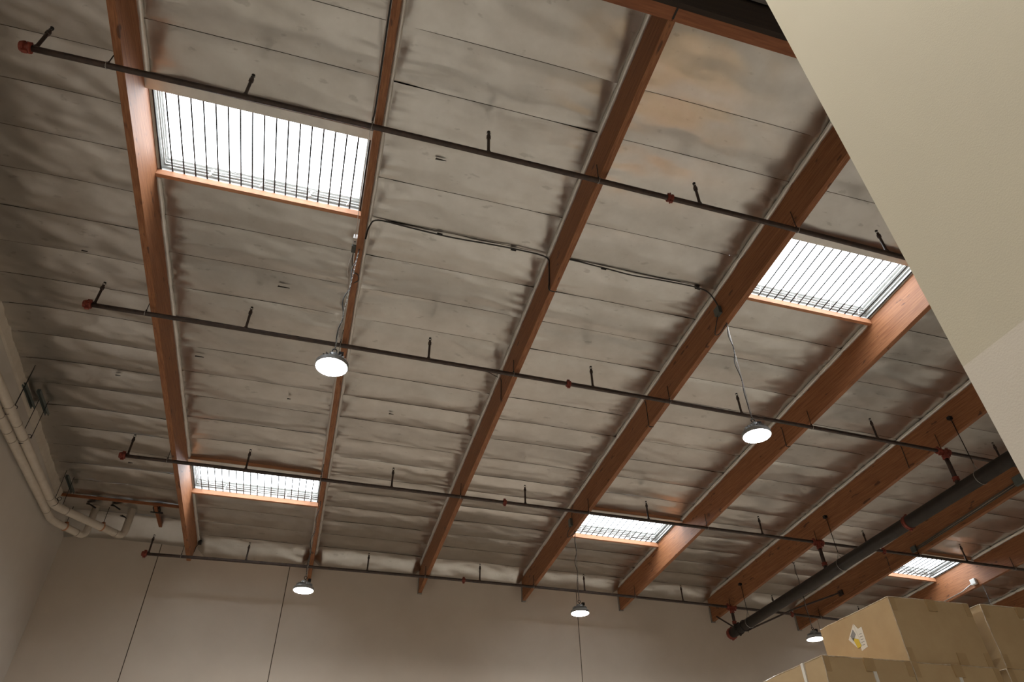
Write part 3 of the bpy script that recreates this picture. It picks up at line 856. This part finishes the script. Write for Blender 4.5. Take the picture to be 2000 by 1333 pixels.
# ------------------------------------------------------------------ corner at the left: insulated pipes and strut hangers
def lagged(path, rad, label, bands):
    root = empty('insulated_pipe', path[0]); tag(root, label, 'pipe', 'lagged pipes along the left wall')
    P = [Vector(q) for q in path]
    out = [P[0]]
    for a, b, c in zip(P[:-2], P[1:-1], P[2:]):
        r = .16
        s = b + (a - b).normalized() * r; e = b + (c - b).normalized() * r
        for k in range(7):
            t = k / 6
            out.append(s * (1 - t) ** 2 + b * 2 * t * (1 - t) + e * t * t)
    out.append(P[-1])
    MB().tube(out, rad, n=16).build('lagging', 'insul', root, smooth=True)
    for a, b, t in bands:
        c = Vector(a).lerp(Vector(b), t); d = (Vector(b) - Vector(a)).normalized()
        MB().lathe(c - d * .008, d, [(0, rad), (.002, rad + .004), (.014, rad + .004), (.016, rad)], n=16).build('joint_band', 'band', root)
    return root
A = [(-2.07, -12.5, .33 + ZO), (-2.27, -2.05, .23 + ZO), (-1.27, -.80, .25 + ZO), (-1.27, -.80, .95 + ZO)]
Bp = [(-2.18, -12.5, .13 + ZO), (-2.39, -1.5, .17 + ZO), (-1.95, -.78, .19 + ZO), (-1.95, -.78, .95 + ZO)]
lagged(A, .070, 'pale lagged pipe, the inner one held by strut hangers along the left wall', [(A[0], A[1], t) for t in (.68, .73, .77, .97)] + [(A[1], A[2], .18), (A[1], A[2], .88)])
lagged(Bp, .066, 'pale lagged pipe, the outer one closest to the left wall', [(Bp[0], Bp[1], t) for t in (.66, .70, .725, .96)] + [(Bp[1], Bp[2], .75)])
hl = lambda x, y: zb(x, y) + D + DL
def channel(x, y0, y1, label, dz=-.11):
    m = MB(); z0, z1 = hl(x, y0) + dz, hl(x, y1) + dz
    for a, b, w, h in ((-.024, 0, .005, .055), (.024, 0, .005, .055), (0, .025, .052, .005)):
        m.bar((x + a, y0, z0 + b), (x + a, y1, z1 + b), w, h)
    tag(m.build('strut_channel', 'gbox'), label, 'strut')
    return z0
channel(-2.21, -4.74, -4.07, 'short steel strut channel under the foil at the left, above the lagged pipes')
channel(-2.24, -2.09, -1.46, 'short steel strut channel under the foil nearest the back corner')
channel(-2.40, -4.85, -4.20, 'short pale strut on the left wall beside the pipe hangers', dz=-.10)
def trapeze(y, xs, label, ztop):
    r = empty('pipe_hanger', (-2.2, y, .25 + ZO)); tag(r, label, 'pipe hanger')
    for x, dy in xs:
        MB().tube([(x, y + dy, .32 + ZO), (x - .01, y + dy, ztop)], .0055, n=6).build('rod', 'black', r)
    m = MB().tube(arc(-2.25, y, .235 + ZO + .004 * (-y), .078, 'xz', 0, 2 * math.pi, 20)[:-1], .005, n=5, closed=True)
    m.tube(arc(-2.19, y + .03, .33 + ZO, .035, 'xz', 0, 2 * math.pi, 12)[:-1], .005, n=5, closed=True)
    m.build('clevis_ring', 'black', r)
trapeze(-5.25, ((-2.19, 0), (-2.23, .10)), 'wire-thin pipe hanger on the lagged pipe, the one nearer the camera', hl(-2.2, -5.2) + .0)
trapeze(-4.40, ((-2.17, .08), (-2.28, 0)), 'wire-thin pipe hanger on the lagged pipe, second from the camera', hl(-2.2, -4.4) - .02)
trapeze(-2.15, ((-2.17, .25), (-2.25, 0)), 'wire-thin pipe hanger on the lagged pipe close to the corner', hl(-2.2, -2.0) - .02)
for a, b, t, lab in ((A[1], A[2], .68, 'orange-brown clamp with rod on the diagonal end of the inner lagged pipe'), (Bp[1], Bp[2], .40, 'orange-brown clamp with rod on the end of the outer lagged pipe')):
    c = Vector(a).lerp(Vector(b), t); d = (Vector(b) - Vector(a)).normalized()
    r = empty('pipe_clamp', c); tag(r, lab, 'pipe clamp')
    MB().lathe(c - d * .015, d, [(0, .07), (.003, .078), (.027, .078), (.03, .07)], n=16).build('clamp_band', 'header', r)
    MB().tube([c + Vector((0, 0, .07)), c + Vector((0, 0, .42))], .006, n=6).build('rod', 'black', r)
    MB().bar(c + Vector((0, 0, .08)) - d * .02, c + Vector((0, 0, .08)) + d * .02, .07, .035).build('clamp_lug', 'girder', r)
# beige trim where the left wall meets the foil
m = MB()
ny_ = 14
for i in range(ny_):
    a = -13.0 + (11.75) * i / ny_; b = -13.0 + 11.75 * (i + 1) / ny_
    m.hexa([(xleft(a) + .002, a, hl(-2.4, a) - .17), (xleft(a) + .035, a, hl(-2.4, a) - .15), (xleft(b) + .035, b, hl(-2.4, b) - .15), (xleft(b) + .002, b, hl(-2.4, b) - .17),
            (xleft(a) + .002, a, hl(-2.4, a) + .03), (xleft(a) + .06, a, hl(-2.4, a) + .03), (xleft(b) + .06, b, hl(-2.4, b) + .03), (xleft(b) + .002, b, hl(-2.4, b) + .03)])
struct(m.build('trim_1', 'insul'), 'beige ledger strip along the top of the left wall')
# bare sub-purlin and wooden stub in the corner
ysb = -1.2
m = MB().bar((xleft(ysb) + .02, ysb, hl(-2.4, ysb) - .035), (px(1) - W / 2, ysb, hl(-.1, ysb) - .035), .035, .05)
tag(m.build('bare_joist', 'girder'), 'bare wood joist across the left corner bay under the foil edge', 'joist')
r = empty('wood_stub', (-.77, -.6, hl(-.77, -.6) - .15)); tag(r, 'short wood stub with a black steel hanger near the back left corner', 'joist')
MB().bar((-.79, -1.16, hl(-.8, -1.16) - .035), (-.75, -.18, hl(-.75, -.18) - .06), .06, .06).build('timber', 'girder', r)
m = MB(); zz = hl(-.8, -1.05) - .07
m.quad_box(-.90, -.66, -.95, -.90, zz - .015, zz + .0)
m.quad_box(-.84, -.82, -1.1, -.9, zz, zz + .06); m.quad_box(-.74, -.72, -1.1, -.9, zz, zz + .06)
m.build('steel_hanger', 'black', r)
for x, y, dz, lab in ((-2.0, -.98, -.08, 'dark tear in the foil above the outer lagged pipe end'), (-1.35, -.85, -.20, 'dark tear in the foil beside the inner lagged pipe riser'), (-1.55, -1.0, -.07, 'tiny dark tear in the foil between the two pipe risers')):
    z = hl(x, y) + dz
    m = MB(); m.v = [(x - .11, y + .05, z + .03), (x - .06, y - .03, z + .01), (x + .08, y - .01, z - .06), (x + .10, y + .02, z - .06), (x, y + .05, z + .01),
                     (x - .11, y + .07, z + .06), (x - .06, y + .01, z + .05), (x + .08, y + .03, z - .02), (x + .10, y + .05, z - .02), (x, y + .08, z + .04)]
    m.f = [(0, 4, 3, 2, 1), (5, 6, 7, 8, 9), (0, 1, 6, 5), (1, 2, 7, 6), (2, 3, 8, 7), (3, 4, 9, 8), (4, 0, 5, 9)]
    tag(m.build('foil_tear', 'dark'), lab, 'tear')
r = empty('speaker_bracket', (.10, -.3, .40 + ZO)); tag(r, 'small black bracket on the right side of the first purlin by the back wall', 'bracket')
MB().quad_box(.06, .13, -.36, -.28, .43 + ZO, .55 + ZO).build('body', 'black', r, bevel=.006)
MB().tube([(.08, -.32, .44 + ZO), (.05, -.34, .36 + ZO), (.042, -.36, .24 + ZO)], .008, n=6).build('arm', 'black', r)

# ------------------------------------------------------------------ cartons
BZ = 3.307                   # top of the upper row
def carton(x0, x1, y0, y1, z0, z1, label, front_straps=(), side_straps=(), label_sheet=False):
    root = empty('cardboard_box', ((x0 + x1) / 2, (y0 + y1) / 2, z0))
    tag(root, label, 'box', 'stretch-wrapped cardboard cartons')
    m = MB()
    # slightly bulging carton faces
    n = 6
    def face(fn):
        b = len(m.v)
        for j in range(n + 1):
            for i in range(n + 1): m.v.append(fn(i / n, j / n))
        for j in range(n):
            for i in range(n):
                a = b + j * (n + 1) + i
                m.f.append((a, a + 1, a + n + 2, a + n + 1))
    bl = lambda u, v: .012 * (math.sin(math.pi * u) * math.sin(math.pi * v)) ** .7
    cut = .006
    face(lambda u, v: (x0 + (x1 - x0) * u, y0 - bl(u, v), z0 + (z1 - z0) * v))
    face(lambda u, v: (x1 - (x1 - x0) * u, y1 + bl(u, v) * .4, z0 + (z1 - z0) * v))
    face(lambda u, v: (x0 - bl(u, v), y1 - (y1 - y0) * u, z0 + (z1 - z0) * v))
    face(lambda u, v: (x1 + bl(u, v) * .4, y0 + (y1 - y0) * u, z0 + (z1 - z0) * v))
    face(lambda u, v: (x0 + (x1 - x0) * u, y0 + (y1 - y0) * v, z1))
    face(lambda u, v: (x0 + (x1 - x0) * u, y1 - (y1 - y0) * v, z0))
    body = m.build('carton', 'card', root, smooth=False)
    bm = bmesh.new(); bm.from_mesh(body.data); bmesh.ops.remove_doubles(bm, verts=bm.verts, dist=1e-4)
    bm.to_mesh(body.data); bm.free()
    # tape on the front face: H pattern over the flaps
    t = .0015
    xm = (x0 + x1) / 2
    MB().quad_box(xm - .04, xm + .04, y0 - .016, y0 - .001, z1 - .085, z1 + .001).build('tape', 'tape', root)
    MB().quad_box(xm + .06, xm + .14, y0 - .013, y0 - .001, z0, z0 + .085).build('tape', 'tape', root)
    for xa in (x0, x1 - .05):
        MB().quad_box(xa, xa + .05, y0 - .004, y0 - .0005, z1 - .10, z1 + .001).build('tape', 'tape', root)
        MB().quad_box(xa, xa + .05, y0 - .004, y0 - .0005, z0, z0 + .10).build('tape', 'tape', root)
    # crumpled film along the edges
    for pts in ([(x0 - .002, y0 - .002, z0 + .01), (x0 - .002, y0 - .002, z1)], [(x0, y0, z1), (x1, y0, z1)], [(x0, y0, z1), (x0, y1, z1)]):
        a, b = Vector(pts[0]), Vector(pts[1]); q = []
        rr = []
        for k in range(25):
            s = k / 24; c = a.lerp(b, s)
            q.append(c + Vector((noise.noise(c * 9) * .004, noise.noise(c * 11) * .004, noise.noise(c * 8) * .004)))
            rr.append(.0035 + .0035 * abs(noise.noise(c * 14)))
        MB().tube(q, rr, n=5).build('film_edge', 'film', root, smooth=True)
    for xs_ in front_straps:
        MB().quad_box(xs_ - .013, xs_ + .013, y0 - .015, y0 - .001, z0, z1 + .002).build('strap', 'strap', root)
    for ys_ in side_straps:
        MB().quad_box(x0 - .015, x0 - .001, ys_ - .014, ys_ + .014, z0, z1 + .002).build('strap', 'strap', root)
    if label_sheet:
        def sheet(pts, name, mname, off, par):
            xs_ = x0 - .012 - off
            mm = MB(); k = len(pts)
            mm.v = [(xs_, a, b) for a, b in pts] + [(xs_ - .0012, a, b) for a, b in pts]
            mm.f = [tuple(range(k)), tuple(range(2 * k - 1, k - 1, -1))] + [(i, (i + 1) % k, k + (i + 1) % k, k + i) for i in range(k)]
            return mm.build(name, mname, par)
        Z = ZO
        s1 = sheet([(-10.83, -3.868 + Z), (-10.862, -3.915 + Z), (-10.905, -3.912 + Z), (-10.905, -4.060 + Z), (-10.830, -4.072 + Z)], 'shipping_label', 'paper', .000, root)
        s2 = sheet([(-10.825, -3.870 + Z), (-10.845, -3.985 + Z), (-10.800, -4.045 + Z), (-10.725, -3.960 + Z)], 'shipping_label', 'paper', .0016, root)
        sheet([(-10.775, -3.962 + Z), (-10.835, -3.985 + Z), (-10.845, -4.040 + Z), (-10.800, -4.046 + Z)], 'yellow_sticker', 'yellow', .0032, s2)
        sheet([(-10.805, -3.905 + Z), (-10.822, -3.945 + Z), (-10.775, -3.985 + Z), (-10.757, -3.945 + Z)], 'printed_block', 'ink', .0032, s2)
        for q in range(5):
            zq_ = -3.955 - .020 * q + Z
            sheet([(-10.855, zq_), (-10.885 - .004 * (q % 2), zq_), (-10.885 - .004 * (q % 2), zq_ - .003), (-10.855, zq_ - .003)], 'printed_line', 'ink', .0018, s1)
    return root
ZT, ZM, ZL = BZ, 2.840, 2.372
carton(6.760, 7.500, -11.254, -10.410, ZM + .003, ZT, 'upper cardboard carton with a white and yellow shipping label', label_sheet=True)
carton(7.600, 8.34, -11.27, -10.43, ZM + .003, ZT, 'upper cardboard carton cut off by the right edge, beside the labelled one', front_straps=(7.98,))
carton(6.012, 6.740, -11.268, -10.43, ZL + .003, ZM, 'lower cardboard carton at the left corner with white straps', front_straps=(6.40,), side_straps=(-11.05,))
carton(6.752, 7.520, -11.262, -10.43, ZL + .003, ZM, 'lower cardboard carton directly below the labelled one', front_straps=(7.13,))
carton(7.600, 8.34, -11.262, -10.43, ZL + .003, ZM, 'lower cardboard carton cut off at the bottom right corner')
carton(6.012, 6.740, -10.41, -9.57, ZL + .003, ZM, 'lower cardboard carton behind the strapped left corner one', side_straps=(-10.10,))
# rack that carries them, below the picture
r = empty('pallet_rack', (7.2, -10.4, 0)); tag(r, 'blue steel pallet rack under the cartons, below the picture', 'rack')
for x in (5.95, 8.40):
    for y in (-11.30, -9.50):
        MB().quad_box(x - .04, x + .04, y - .04, y + .04, 0, ZL - .09).build('upright', 'rack', r)
for y in (-11.30, -9.50):
    MB().quad_box(5.91, 8.44, y - .025, y + .025, ZL - .16, ZL - .04).build('beam', 'rack', r)
for k in range(12):
    y = -11.30 + .04 + k * .157
    MB().quad_box(5.92, 8.43, y, y + .14, ZL - .04, ZL).build('deck_board', 'header', r)

print('objects', len(bpy.data.objects))
